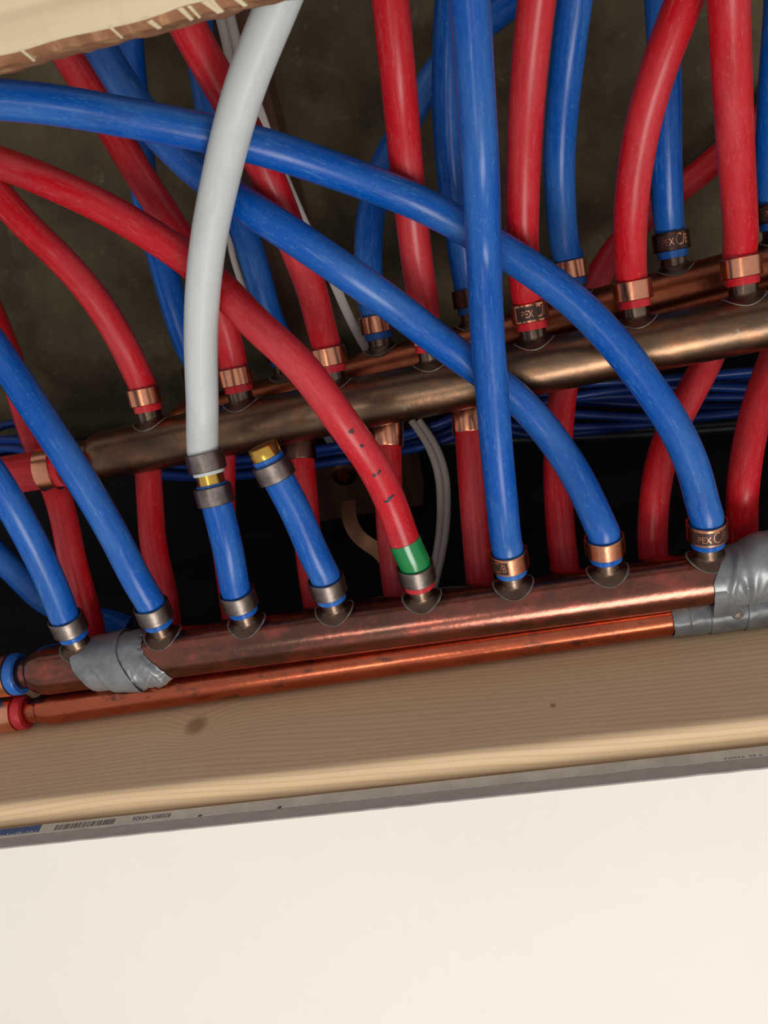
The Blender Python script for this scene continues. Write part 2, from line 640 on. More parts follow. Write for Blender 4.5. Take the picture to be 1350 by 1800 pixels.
def plank():
    # rough board across the bay mouth: bottom face down, torn near edge
    b0, b1, c0, c1 = 320.0, 458.0, 0.0, 36.0
    vs, fs, mi = [], [], []
    n = 420
    NB = 7
    for i in range(n + 1):
        a = -420 + 1500 * i / n
        j = 1.3 * noise.noise(Vector((a * 0.035, 3.1, 0))) + 0.6 * noise.noise(Vector((a * 0.25, 7, 0)))
        row = []
        row.append((b1, c0))
        j2 = 1.2 * noise.noise(Vector((a * 0.06, 1.3, 4)))
        row.append((b0 + 12, c0))
        row.append((b0 + 3.0 + j2, c0))
        row.append((b0 + 0.2 + j, c0 + 2.2))
        for k in range(3):
            row.append((b0 - 0.3 + j * 0.6 + 1.4 * noise.noise(Vector((a * 0.12, k * 3.0, 5))), c0 + 10 + 10 * k))
        row.append((b0 + 1, c1))
        row.append((b1, c1))
        for (b, c) in row:
            vs.append(W((a, b, c)))
        q = len(row)
    for i in range(n):
        for k in range(q):
            k2 = (k + 1) % q
            fs.append((i * q + k, i * q + k2, (i + 1) * q + k2, (i + 1) * q + k))
            mi.append(1 if 2 <= k <= 6 else 0)
    fs.append(tuple(range(q)))
    mi.append(0)
    fs.append(tuple(n * q + k for k in range(q)))
    mi.append(0)
    o = link_mesh('wooden_board', vs, fs, M['plank'])
    o.data.materials.append(M['plank_edge'])
    for p, k in zip(o.data.polygons, mi):
        p.material_index = k
    tag(o, 'pale rough-sawn board with a splintered brown edge in the upper left corner', 'board')
    # lifted splinters along the torn edge
    rnd = random.Random(4)
    for (px, py) in ((55, 112), (208, 72), (268, 55), (330, 42), (345, 38), (372, 28), (383, 26), (420, 26)):
        p = on_plane(px, py + 4, 2, 3.0)
        a = p[0]
        L_ = rnd.uniform(1.2, 2.0)
        w_ = rnd.uniform(0.5, 1.3)
        sk = rnd.uniform(1.5, 3)
        vv = [W((a - w_, b0 + 3.2, -0.2)), W((a + w_, b0 + 3.2, -0.2)), W((a + w_ + sk, b0 - 0.6, L_)), W((a - w_ * 0.2 + sk, b0 - 0.7, L_)),
              W((a - w_, b0 + 3, 3)), W((a + w_, b0 + 3, 3)), W((a + w_ + sk, b0 + 1, L_ * 1.5 + 2)), W((a - w_ * 0.2 + sk, b0 + 1, L_ * 1.5 + 2))]
        link_mesh('splinter', vv, [(0, 1, 2, 3), (4, 5, 6, 7), (0, 1, 5, 4), (1, 2, 6, 5), (2, 3, 7, 6), (3, 0, 4, 7)], M['plank'], o, False)
    return o


plank()


# ------------------------------------------------------------------ drywall sheet with its taped edge
DB, DT, DBOT = -14.0, -2.0, -14.7            # edge plane b, top c, bottom c


def drywall():
    vs, fs = [], []
    n = 500
    row_n = 0
    for i in range(n + 1):
        a = AL + (AR - AL) * i / n
        j = 0.35 * noise.noise(Vector((a * 0.15, 0, 0)))
        row = [(-1500, DT), (DB, DT), (DB + 0.1, -7.8), (DB - 0.3 + j, DBOT + 0.5), (DB - 0.9 + j, DBOT), (-1500, DBOT)]
        for b, c in row:
            vs.append(W((a, b, c)))
        row_n = len(row)
    mi = []
    for i in range(n):
        for k in range(row_n):
            k2 = (k + 1) % row_n
            fs.append((i * row_n + k, i * row_n + k2, (i + 1) * row_n + k2, (i + 1) * row_n + k))
            mi.append(1 if k in (1, 2, 3) else 0)
    fs.append(tuple(range(row_n)))
    fs.append(tuple(n * row_n + k for k in range(row_n)))
    mi += [0, 0]
    o = link_mesh('drywall_sheet', vs, fs, M['wall_white'])
    o.data.materials.append(M['drywall_edge'])
    for p, k in zip(o.data.polygons, mi):
        p.material_index = k
    tag(o, 'white drywall sheet with a grey cut edge filling the bottom of the view', 'drywall')
    # paper end tape: upper half of the edge with a ragged lower rim
    vs, fs = [], []
    n = 900
    a0, a1 = -420.0, 700.0
    for i in range(n + 1):
        a = a0 + (a1 - a0) * i / n
        lo = -8.0 + 0.7 * noise.noise(Vector((a * 0.045, 9, 0))) + 0.5 * noise.noise(Vector((a * 0.35, 2, 0))) - 0.5 * max(0, noise.noise(Vector((a * 0.02, 5, 3))))
        for (b, c) in ((DB + 0.12, DT - 0.05), (DB + 0.32, DT - 0.1), (DB + 0.34, lo), (DB + 0.12, lo - 0.1)):
            vs.append(W((a, b, c)))
    for i in range(n):
        for k in range(4):
            k2 = (k + 1) % 4
            fs.append((i * 4 + k, i * 4 + k2, i * 4 + 4 + k2, i * 4 + 4 + k))
    link_mesh('paper_tape', vs, fs, M['edge_tape'], o, False)

    def face_pt(u, v, lift=0.42):            # u along a, v = c on the edge plane
        return W((u, DB + lift, v))

    def a_at(px, py):
        return on_plane(px, py, 1, DB + 0.4)

    # blue printed block with a slanted end
    l = a_at(-60, 1475)
    r_ = a_at(72, 1454)
    rb = a_at(65, 1468)
    vv = [face_pt(l[0] - 40, DT - 0.3, .38), face_pt(r_[0], DT - 0.3, .38), face_pt(rb[0], -6.9, .38), face_pt(l[0] - 40, -6.9, .38)]
    link_mesh('blue_block', vv, [(0, 1, 2, 3)], M['print_blue'], o, False)
    # broken white lettering on the lower rim of the block
    rnd = random.Random(9)
    vs, fs = [], []
    u = l[0]
    while u < rb[0] - 2:
        w_ = rnd.uniform(0.5, 1.3)
        h_ = rnd.uniform(0.5, 1.3)
        k = len(vs)
        sl = rnd.uniform(-0.6, 0.6)
        for (x, y) in ((0, 0), (w_ * .5, 0), (w_ * .5 + sl, h_), (sl, h_)):
            vs.append(face_pt(u + x, -6.8 + y, .46))
        fs.append((k, k + 1, k + 2, k + 3))
        u += w_ + rnd.choice((0.2, 0.3, 0.9))
    link_mesh('white_lettering', vs, fs, M['print_white'], o, False)
    # barcode
    p0 = a_at(93, 1460)[0]
    p1 = a_at(201, 1445)[0]
    vs, fs = [], []
    u = p0
    rnd = random.Random(21)
    while u < p1:
        w_ = rnd.choice((0.25, 0.35, 0.6, 0.9))
        k = len(vs)
        for (x, y) in ((0, -7.0), (w_, -7.0), (w_ + 0.5, -3.6), (0.5, -3.6)):
            vs.append(face_pt(u + x, y))
        fs.append((k, k + 1, k + 2, k + 3))
        u += w_ + rnd.choice((0.25, 0.35, 0.7))
    link_mesh('barcode', vs, fs, M['print_grey'], o, False)
    # upside-down number
    tv, tf = text_mesh('820805145426', 3.6)
    pc = a_at(263, 1445)
    xs = [v[0] for v in tv]
    span = a_at(297, 1440)[0] - a_at(229, 1450)[0]
    k = span / (max(xs) - min(xs))
    link_mesh('number', [face_pt(pc[0] - x * k, -5.0 - y * 1.05) for x, y in tv], tf, M['print_ink'], o, False)
    # torn small print near the right and two stray ink dots
    vs, fs = [], []
    marks = [(1274, 1279, 1336), (1281, 1285, 1335.3), (1287, 1292, 1334.8), (1293, 1296, 1334.2), (1299, 1301, 1333.6), (1304, 1311, 1332.6), (1318, 1323, 1331), (1325, 1330, 1330), (1336, 1342, 1329)]
    rnd = random.Random(3)
    for (x0, x1, y) in marks:
        q0 = a_at(x0, y)
        q1 = a_at(x1, y)
        n_ = max(2, int((q1[0] - q0[0]) / 0.5))
        for t in range(n_):
            k = len(vs)
            uu = q0[0] + (q1[0] - q0[0]) * t / n_
            w_ = 0.35
            h0 = -7.7 + rnd.uniform(-.1, .2)
            hh = rnd.uniform(0.4, 0.9)
            for (x, yy) in ((0, h0), (w_, h0), (w_, h0 + hh), (0, h0 + hh)):
                vs.append(face_pt(uu + x, yy, .45))
            fs.append((k, k + 1, k + 2, k + 3))
    link_mesh('small_print', vs, fs, M['print_ink'], o, False)
    for (px, py) in ((351, 1434), (491, 1419)):
        q = a_at(px, py)
        vv = [face_pt(q[0] - 1, q[2] - 0.7, .45), face_pt(q[0] + 0.9, q[2] - 0.6, .45), face_pt(q[0] + 1.2, q[2] + 0.7, .45), face_pt(q[0] - 0.6, q[2] + 0.5, .45)]
        link_mesh('ink_dot', vv, [(0, 1, 2, 3)], M['print_ink'], o, False)


drywall()

# cross blocking seen dark between the pipes
pb = un(500, 480, 560)
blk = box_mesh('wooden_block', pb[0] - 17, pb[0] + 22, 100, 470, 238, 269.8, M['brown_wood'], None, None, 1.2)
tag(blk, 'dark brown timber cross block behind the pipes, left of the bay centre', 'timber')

# ================================================================== MANIFOLDS
Bd = np.array([0, 1.0, 0])
f0 = un(675, 1095, 460)
FA = lambda a: np.array([a, FB, f0[2]])
pz = f0[2] + 2.5
SB = np.array([0, math.cos(math.radians(15)), math.sin(math.radians(15))])
bl, br = un(250, 787, 496), un(1257, 582, 430)
gl, gr = un(500, 700, 510), un(1190, 515, 466)
pl, pr = np.array([un(60, 1241, 488)[0], 10.3, pz - 7.5]), np.array([un(1350, 1060, 410)[0], 10.3, pz + 1])


def line_at(p, q, a):
    t = (a - p[0]) / (q[0] - p[0])
    return p + (q - p) * t


AX = {'F': lambda a: FA(a), 'B': lambda a: line_at(bl, br, a), 'G': lambda a: line_at(gl, gr, a), 'P': lambda a: line_at(pl, pr, a)}
RAD = {'F': 14.3, 'B': 14.3, 'G': 14.0, 'P': 9.6}
DIR = {'F': Bd, 'B': SB, 'G': SB, 'P': Bd}
COLLAR = {'F': 28.5, 'B': 28.0, 'G': 27.0}


def a_for(man, px, py, s):
    """a on the manifold whose stub point at distance s projects to column px"""
    lo, hi = -400.0, 500.0
    g = lambda a: pj(AX[man](a) + DIR[man] * s)[0] - px
    for _ in range(50):
        mid = (lo + hi) / 2
        if g(mid) > 0:
            hi = mid
        else:
            lo = mid
    return (lo + hi) / 2


def a_px(man, px):
    return a_for(man, px, 0, 0.0)


# ------------------------------------------------------------------ pipes: (key, colour, manifold, collar px, ring material, points (px,py,depth), label)
PIPES = [
 ('F1', 'blue', 'F', (120, 1110), 'steel_ring', [(104, 1058, 462), (60, 960, 446), (0, 855, 432), (-80, 745, 425)],
  'blue pipe on the leftmost stub of the front manifold, left of the grey tape wrap', 1),
 ('F2', 'blue', 'F', (270, 1085), 'steel_ring', [(245, 1030, 460), (200, 940, 450), (140, 838, 440), (75, 738, 434), (0, 624, 432), (-80, 515, 430)],
  'blue pipe rising leftward from the stub at the right edge of the left duct tape', 1),
 ('F3', 'blue', 'F', (420, 1058), 'steel_ring', [(404, 980, 448), (385, 900, 441), (372, 850, 438)],
  'short blue pipe stub joined to the pale grey pipe above it', 0),
 ('F4', 'blue', 'F', (576, 1047), 'steel_ring', [(556, 985, 452), (521, 900, 440), (484, 832, 431), (470, 803, 428)],
  'short blue pipe closed at the top with a brass plug', 0),
 ('F5', 'red', 'F', (732, 1022), 'steel_ring', [(717, 970, 438), (694, 900, 430), (655, 817, 415), (603, 744, 402), (526, 640, 394), (450, 573, 398), (375, 495, 412), (296, 433, 414), (185, 366, 413), (93, 323, 414), (0, 286, 424), (-90, 262, 430)],
  'red pipe with a green band above its ring on the front manifold', 1),
 ('F6', 'blue', 'F', (895, 1000), 'copper_ring', [(890, 965, 458), (884, 900, 448), (872, 780, 427), (864, 680, 414), (855, 560, 400), (850, 440, 389), (845, 300, 362), (833, 110, 342), (826, 0, 331), (815, -90, 322)],
  'straight blue pipe running nearly vertically in front of all others', 1),
 ('F7', 'blue', 'F', (1063, 968), 'copper_ring', [(1055, 925, 436), (1028, 862, 436), (985, 790, 438), (935, 727, 436), (893, 686, 432), (835, 645, 427), (765, 594, 415), (690, 536, 400), (600, 473, 388), (520, 418, 384), (440, 367, 386), (378, 325, 392), (315, 272, 400), (255, 205, 406), (190, 108, 412), (140, 20, 415)],
  'blue pipe curving from the second right stub, lower of the two long blue diagonals', 1),
 ('F8', 'blue', 'F', (1243, 948), 'copper_ring', [(1239, 905, 404), (1222, 830, 404), (1190, 757, 404), (1146, 688, 403), (1075, 596, 402), (1000, 521, 402), (924, 466, 403), (870, 432, 405), (810, 395, 404), (746, 361, 400), (672, 330, 392), (598, 303, 382), (481, 264, 370), (400, 243, 365), (333, 228, 361), (185, 200, 354), (93, 184, 351), (0, 175, 349), (-90, 170, 347)],
  'blue pipe curving from the rightmost lettered ring, upper of the two long blue diagonals', 1),
 ('B1', 'red', 'B', (255, 697), 'copper_ring', [(243, 660, 468), (203, 580, 462), (160, 515, 458), (118, 466, 455), (43, 393, 450), (0, 345, 448), (-60, 265, 445)],
  'red pipe on the leftmost stub of the rear manifold, curving up to the left', 1),
 ('B2', 'red', 'B', (415, 672), 'copper_ring', [(407, 625, 462), (390, 560, 456), (352, 480, 450), (304, 398, 447), (259, 330, 447), (206, 243, 448), (160, 165, 450), (122, 105, 452), (80, 40, 454)],
  'red pipe rising behind the pale grey pipe to the board in the upper left', 1),
 ('B3', 'red', 'B', (578, 628), 'copper_ring', [(571, 600, 452), (549, 511, 430), (509, 407, 408), (480, 333, 395), (440, 245, 385), (400, 172, 378), (362, 105, 370), (336, 58, 364), (300, -10, 358)],
  'red pipe rising left from the middle of the rear manifold past a thin white cable', 1),
 ('B4', 'red', 'B', (752, 594), 'copper_ring', [(748, 562, 445), (735, 474, 428), (726, 400, 416), (715, 296, 402), (701, 148, 376), (686, 0, 360), (676, -90, 352)],
  'red pipe leaning slightly left near the top centre, its ring hidden by a blue pipe', 1),
 ('B5', 'red', 'B', (931, 567), 'copper_ring', [(926, 535, 420), (920, 470, 412), (918, 420, 407), (920, 296, 393), (928, 148, 370), (943, 0, 350), (955, -90, 340)],
  'red pipe right of the vertical blue one, on a ring lettered in copper', 1),
 ('B6', 'red', 'B', (1112, 520), 'copper_ring', [(1108, 488, 412), (1107, 400, 398), (1116, 296, 385), (1138, 185, 370), (1170, 85, 358), (1203, 0, 350), (1240, -90, 344)],
  'red pipe curving up to the right from the rear manifold', 1),
 ('B7', 'red', 'B', (1303, 472), 'copper_ring', [(1302, 440, 395), (1295, 296, 375), (1287, 148, 352), (1281, 0, 332), (1277, -90, 322)],
  'straight red pipe on the rightmost stub of the rear manifold', 1),
 ('G0', 'blue', 'G', (350, 680), 'dark_ring', [(338, 630, 500), (318, 575, 496), (300, 515, 492), (280, 440, 490), (260, 370, 488), (248, 290, 486), (240, 200, 484), (232, 130, 482), (225, 50, 480), (222, -20, 478)],
  'blue pipe in deep shade at left, behind two red pipes and the grey pipe', 1),
 ('G1', 'blue', 'G', (495, 632), 'dark_ring', [(482, 585, 494), (460, 511, 486), (437, 430, 478), (415, 370, 474), (388, 285, 470), (368, 190, 466), (354, 100, 462), (350, 50, 460), (340, -10, 458)],
  'shaded blue pipe between the grey pipe and a red pipe, left of centre', 1),
 ('G2', 'blue', 'G', (662, 588), 'copper_ring', [(655, 550, 484), (648, 493, 478), (648, 407, 474), (656, 352, 474), (678, 285, 476), (712, 222, 480), (752, 150, 484), (800, 85, 482), (890, 12, 476), (960, -40, 470)],
  'shaded blue pipe crossing diagonally behind the top centre pipes', 1),
 ('G3', 'blue', 'G', (826, 540), 'dark_ring', [(822, 500, 470), (812, 440, 464), (804, 380, 458), (793, 300, 448), (787, 200, 436), (787, 100, 424), (793, 0, 414), (797, -90, 406)],
  'blue pipe running just left of and behind the vertical blue one', 1),
 ('G4', 'blue', 'G', (1003, 490), 'copper_ring', [(997, 460, 452), (989, 407, 446), (983, 296, 430), (986, 222, 420), (997, 111, 402), (1011, 0, 388), (1022, -90, 378)],
  'blue pipe between two red pipes at the upper right', 1),
 ('G5', 'blue', 'G', (1180, 443), 'dark_ring', [(1176, 405, 440), (1171, 296, 430), (1170, 200, 422), (1168, 110, 414), (1163, 0, 406), (1160, -90, 400)],
  'blue pipe partly behind the curved red pipe at upper right, on a lettered ring', 1),
 ('G6', 'blue', 'G', (1362, 392), 'dark_ring', [(1358, 350, 424), (1358, 240, 414), (1366, 120, 402), (1375, 0, 392), (1380, -80, 386)],
  'blue pipe cut by the right edge of the view', 1),
 # lower red pipes behind the front manifold
 ('R1', 'red', None, None, None, [(166, 1135, 505), (158, 1095, 505), (127, 983, 505), (106, 883, 508), (58, 765, 512), (20, 640, 512), (-20, 540, 512), (-60, 450, 512)],
  'dark shaded red pipe passing behind the thick horizontal red pipe at left', 1),
 ('R2', 'red', None, None, None, [(296, 1110, 512), (290, 1050, 512), (270, 950, 514), (275, 870, 518), (290, 800, 520), (305, 745, 520)],
  'shaded red pipe between the slanted blue pipe and the grey pipe, below the rear manifold', 0),
 ('R3', 'red', None, None, None, [(416, 1105, 512), (410, 1060, 512), (396, 960, 512), (389, 880, 512), (386, 800, 514), (386, 750, 516)],
  'red pipe almost hidden behind the short blue pipe under the grey one', 0),
 ('R4', 'red', None, None, None, [(563, 1090, 500), (556, 1060, 500), (544, 980, 500), (536, 890, 500), (528, 800, 504), (524, 755, 506)],
  'shaded red pipe behind the blue pipe with the brass plug', 0),
 ('R5', 'red', None, None, None, [(703, 1075, 492), (698, 1045, 492), (688, 960, 492), (683, 870, 492), (681, 775, 494), (680, 735, 496)],
  'red pipe with a copper ring just under the rear manifold, behind the green banded pipe', 0),
 ('R6', 'red', None, None, None, [(848, 1055, 484), (844, 1022, 484), (836, 930, 484), (829, 830, 484), (824, 750, 486), (821, 710, 488)],
  'red pipe just left of the lower vertical blue pipe, behind the front manifold', 0),
 ('R7', 'red', None, None, None, [(1000, 1040, 478), (993, 1000, 478), (984, 917, 478), (980, 830, 480), (983, 752, 484), (991, 680, 492), (1006, 610, 502), (1028, 540, 512), (1060, 470, 518), (1125, 390, 518), (1228, 306, 510), (1330, 218, 500), (1420, 130, 488)],
  'dim red pipe passing behind the rear manifold and up to the right', 1),
 ('R8', 'red', None, None, None, [(1152, 1010, 458), (1147, 967, 458), (1152, 860, 458), (1172, 775, 460), (1211, 696, 464), (1246, 632, 470), (1262, 585, 476)],
  'shaded red pipe crossing behind the right blue curve below the rear manifold', 0),
 ('R9', 'red', None, None, None, [(1308, 990, 440), (1305, 933, 440), (1306, 850, 440), (1326, 733, 446), (1350, 660, 452), (1368, 610, 458)],
  'red pipe at the right edge rising above the taped end of the front manifold', 0),
 ('D1', 'blue', None, None, None, [(225, 1105, 545), (190, 1092, 545), (130, 1080, 545), (78, 1058, 545), (38, 1018, 545), (0, 980, 545), (-60, 920, 545)],
  'dim blue pipe low at the left edge, behind the two slanted blue pipes', 1),
]
GREY = [(361, 800, 440), (358, 778, 438), (356, 700, 426), (355, 600, 409), (360, 500, 393), (371, 400, 377), (388, 315, 362), (407, 232, 347), (434, 140, 335), (466, 60, 328), (492, 0, 319), (525, -90, 310)]

paths, info = [], []
for key, colr, man, cp, ringm, pts, label, ext in PIPES:
    if key[0] == 'R':
        q2 = []
        for (x, y, dd) in pts:
            fx, fy, fd = pj(FA(a_px('F', x)))
            w = min(1.0, max(0.0, (y - fy + 120) / 60.0))
            q2.append((x, y, max(dd, (fd + 27) * w + dd * (1 - w))))
        pts = q2
    P3 = [un(*p) for p in pts]
    keep = 0
    if man:
        a = a_for(man, cp[0], cp[1], COLLAR[man])
        base = AX[man](a)
        d = DIR[man]
        e0 = pj(base + d * (COLLAR[man] + 12))
        e1 = pj(base + d * (COLLAR[man] + 24))
        rate = (e1[2] - e0[2]) / max(1e-3, abs(e0[1] - e1[1]))
        want = e0[2] + rate * (e0[1] - pts[0][1])
        dl = want - pts[0][2]
        P3 = [un(q[0], q[1], q[2] + dl * math.exp(-(math.dist(q[:2], pts[0][:2]) / 200.0) ** 1.0)) for q in pts]
        P3 = [base + d * (COLLAR[man] - 8.3), base + d * (COLLAR[man] + 1), base + d * (COLLAR[man] + 8)] + P3
    if ext:
        e = P3[-1] - P3[-2]
        e /= np.linalg.norm(e)
        P3.append(P3[-1] + e * 90)
    p = spline(P3)
    p = smooth_path(p, 5, 5 if man else 1)
    paths.append(p)
    info.append(dict(key=key, r=8.0, pin=24 if man else 0, man=man))
gp = smooth_path(spline([un(*p) for p in GREY] + [un(560, -180, 302)]), 4, 2)
paths.append(gp)
info.append(dict(key='GREY', r=8.0, pin=8, man=None))
fe = smooth_path(spline([un(112, 820, 487), un(60, 828, 489), (un(0, 838, 491)), un(-80, 856, 495), un(-160, 880, 500)]), 2, 2)
paths.append(fe)
info.append(dict(key='FEED', r=11.1, pin=30, man='B'))


# black pipe and bundles of thin blue cable low in the bay
def line_px(pts, step=5):
    return smooth_path(spline([un(*p) for p in pts], step), 3, 1)


bp = line_px([(-120, 812, 605), (60, 812, 605), (260, 812, 603), (420, 818, 598), (560, 800, 575), (700, 782, 560), (830, 775, 556), (960, 770, 552), (1150, 762, 545), (1350, 748, 535), (1500, 738, 528)])

rnd = random.Random(12)
cables = []
for i in range(9):
    off = i * 13
    pts = []
    for x in range(-60, 1500, 120):
        if x < 900:
            y = 768 + (i % 4) * 9 + 55 * math.exp(-((x - 380) / 260.0) ** 2) * (0.75 + 0.1 * (i % 3)) - 0.02 * max(0, x - 560) * 2
            if i >= 4:
                y = 787 + (250 - x) * 0.203 if x > 150 else 800
            elif x > 480:
                y -= 6 * (1 - max(0, (x - 480) / 400.0))
        else:
            y = 0
        yr = 664 + off * 0.72 + 16 * math.sin((x - 900) / 210.0 * 1.7 + i * 0.9) * (0.5 if i < 3 else 1) - 0.045 * (x - 1150)
        w = min(1, max(0, (x - 700) / 260.0))
        w = w * w * (3 - 2 * w)
        yy = y * (1 - w) + yr * w if x < 900 else (yr if w >= 1 else (745 * (1 - w) + yr * w))
        dep = 568 - 0.055 * x + (i % 3) * 7 + (i // 3) * 3
        pts.append((x, yy, dep))
    cables.append(pts)
paths.append(bp)
info.append(dict(key='BLACK', r=5.2, pin=0, man=None))
for _i, _pts in enumerate(cables):
    paths.append(line_px(_pts, 6))
    info.append(dict(key='C%d' % _i, r=2.7, pin=0, man=None))


def lengthen(p, e0, e1):
    a, b = np.array([-1.0, 0, 0]), np.array([1.0, 0, 0])
    head = [p[0] + a * t for t in np.arange(e0, 0, -6.0)]
    tail = [p[-1] + b * t for t in np.arange(6.0, e1, 6.0)]
    return np.vstack([x for x in (head, p, tail) if len(x)])


def relax(paths, info, iters=70):
    N = len(paths)
    obs = []
    for man in ('F', 'B', 'G', 'P'):
        lo = {'F': a_px('F', 45), 'B': a_px('B', 165), 'G': a_px('G', 330), 'P': a_px('P', 60)}[man]
        aa = np.arange(lo, 520, 4.0)
        obs.append((np.array([AX[man](x) for x in aa]), RAD[man], man))
    for it in range(iters):
        worst = 0
        disp = [np.zeros_like(p) for p in paths]
        for i in range(N):
            for j in range(i + 1, N):
                A_, B_ = paths[i], paths[j]
                need = info[i]['r'] + info[j]['r'] + 0.4
                if {info[i]['key'], info[j]['key']} == {'GREY', 'F3'}:
                    continue
                if np.any(A_.min(0) - need > B_.max(0)) or np.any(B_.min(0) - need > A_.max(0)):
                    continue
                D = A_[:, None] - B_[None]
                dd = np.sqrt((D ** 2).sum(2))
                bad = np.argwhere(dd < need)
                if len(bad) == 0:
                    continue
                worst = max(worst, need - dd.min())
                ii = np.unique(bad[:, 0])
                for q in ii:
                    w = dd[q].argmin()
                    v = D[q, w] / max(dd[q, w], 1e-3) * (need - dd[q, w]) * 0.5
                    disp[i][q] += v
                jj = np.unique(bad[:, 1])
                for q in jj:
                    w = dd[:, q].argmin()
                    v = -D[w, q] / max(dd[w, q], 1e-3) * (need - dd[w, q]) * 0.5
                    disp[j][q] += v
            for (O_, ro, mn) in obs:
                need = info[i]['r'] + ro + 0.4
                D = paths[i][:, None] - O_[None]
                dd = np.sqrt((D ** 2).sum(2))
                w = dd.argmin(1)
                dm = dd[np.arange(len(w)), w]
                for q in np.where(dm < need)[0]:
                    if info[i]['man'] == mn and q * 4 < 30:
                        continue
                    disp[i][q] += D[q, w[q]] / max(dm[q], 1e-3) * (need - dm[q])
        if it < iters - 1:
            for i in range(N):
                d = disp[i]
                if not d.any():
                    continue
                n = len(d)
                x = np.arange(n)
                out = np.zeros_like(d)
                mx = np.linalg.norm(d, axis=1)
                K = np.exp(-0.5 * ((x[:, None] - x[None]) / 7.0) ** 2)
                wsum = (K * mx[None]).sum(1) + 1e-9
                dirn = K @ d
                nrm = np.linalg.norm(dirn, axis=1)[:, None] + 1e-9
                amp = (K * mx[None]).max(1)[:, None]
                out = dirn / nrm * amp
                pin = np.clip((x * 4.0 - info[i]['pin']) / 30.0, 0, 1)[:, None]
                paths[i] = paths[i] + 0.6 * out * pin
    return worst


_orig = [p.copy() for p in paths]
print('relax worst', relax(paths, info))
for _p, _q, _n in zip(_orig, paths, info):
    _m = np.linalg.norm(_p - _q, axis=1)
    if _m.max() > 3:
        _k = _m.argmax()
        print('moved', _n['key'], round(_m.max(), 1), [round(v) for v in pj(_p[_k])])
PATH = {}
DBG = []
for p, n_ in zip(paths, info):
    PATH[n_['key']] = smooth_path(p, 2, 6)


# ------------------------------------------------------------------ rings, bands, lettering
def ring_at(p, d, m, root, parent=None, r=9.75, ln=9.6, inner=8.75):
    b = 0.35
    prof = [(-ln / 2, inner), (-ln / 2, r - b), (-ln / 2 + b, r), (ln / 2 - b, r), (ln / 2, r - b), (ln / 2, inner)]
    return lathe('crimp_ring', p, d, prof, m, root, parent, 48)


def lettering(p, d, ring, root, r=9.75, shift=0.0, txt='PEX'):
    """dark printed field with copper letters on the side of the ring facing the room"""
    d = d / np.linalg.norm(d)
    nrm = CAM - p
    nrm = nrm - d * nrm.dot(d)
    nrm /= np.linalg.norm(nrm)
    # in local mm (mirrored handedness) the image-right direction:
    u = np.cross(nrm, d)
    if (MR.T @ u)[0] < 0:
        u = -u

    def cyl(x, y, lift):
        t = (x + shift) / r
        return W(p + d * y + (r + lift) * (math.cos(t) * nrm + math.sin(t) * u))
    vs, fs = [], []
    n = 24
    for i in range(n + 1):
        x = -5.8 + 18.0 * i / n
        for y in (-3.6, 3.4):
            vs.append(cyl(x, y, 0.05))
    for i in range(n):
        fs.append((2 * i, 2 * i + 2, 2 * i + 3, 2 * i + 1))
    band = link_mesh('printed_band', local(root, vs), fs, M['dark_print'], root, True)
    for (s_, sz, x0, y0) in ((txt, 4.9, 0.2, -0.5), ('C', 8.6, 6.0, 0.1), ('/', 7.4, 8.6, 0.1), ('B', 6.4, 10.2, 0.0)):
        tv, tf = text_mesh(s_, sz, 24)
        sx = 0.78 if s_ == txt else 0.62
        tw = local(root, [cyl(x * sx + x0, y * 1.05 + y0, 0.14) for x, y in tv])
        lo = link_mesh('lettering', tw, tf, M['copper_ring'], root, False)
        lo['label'] = 'copper coloured lettering'


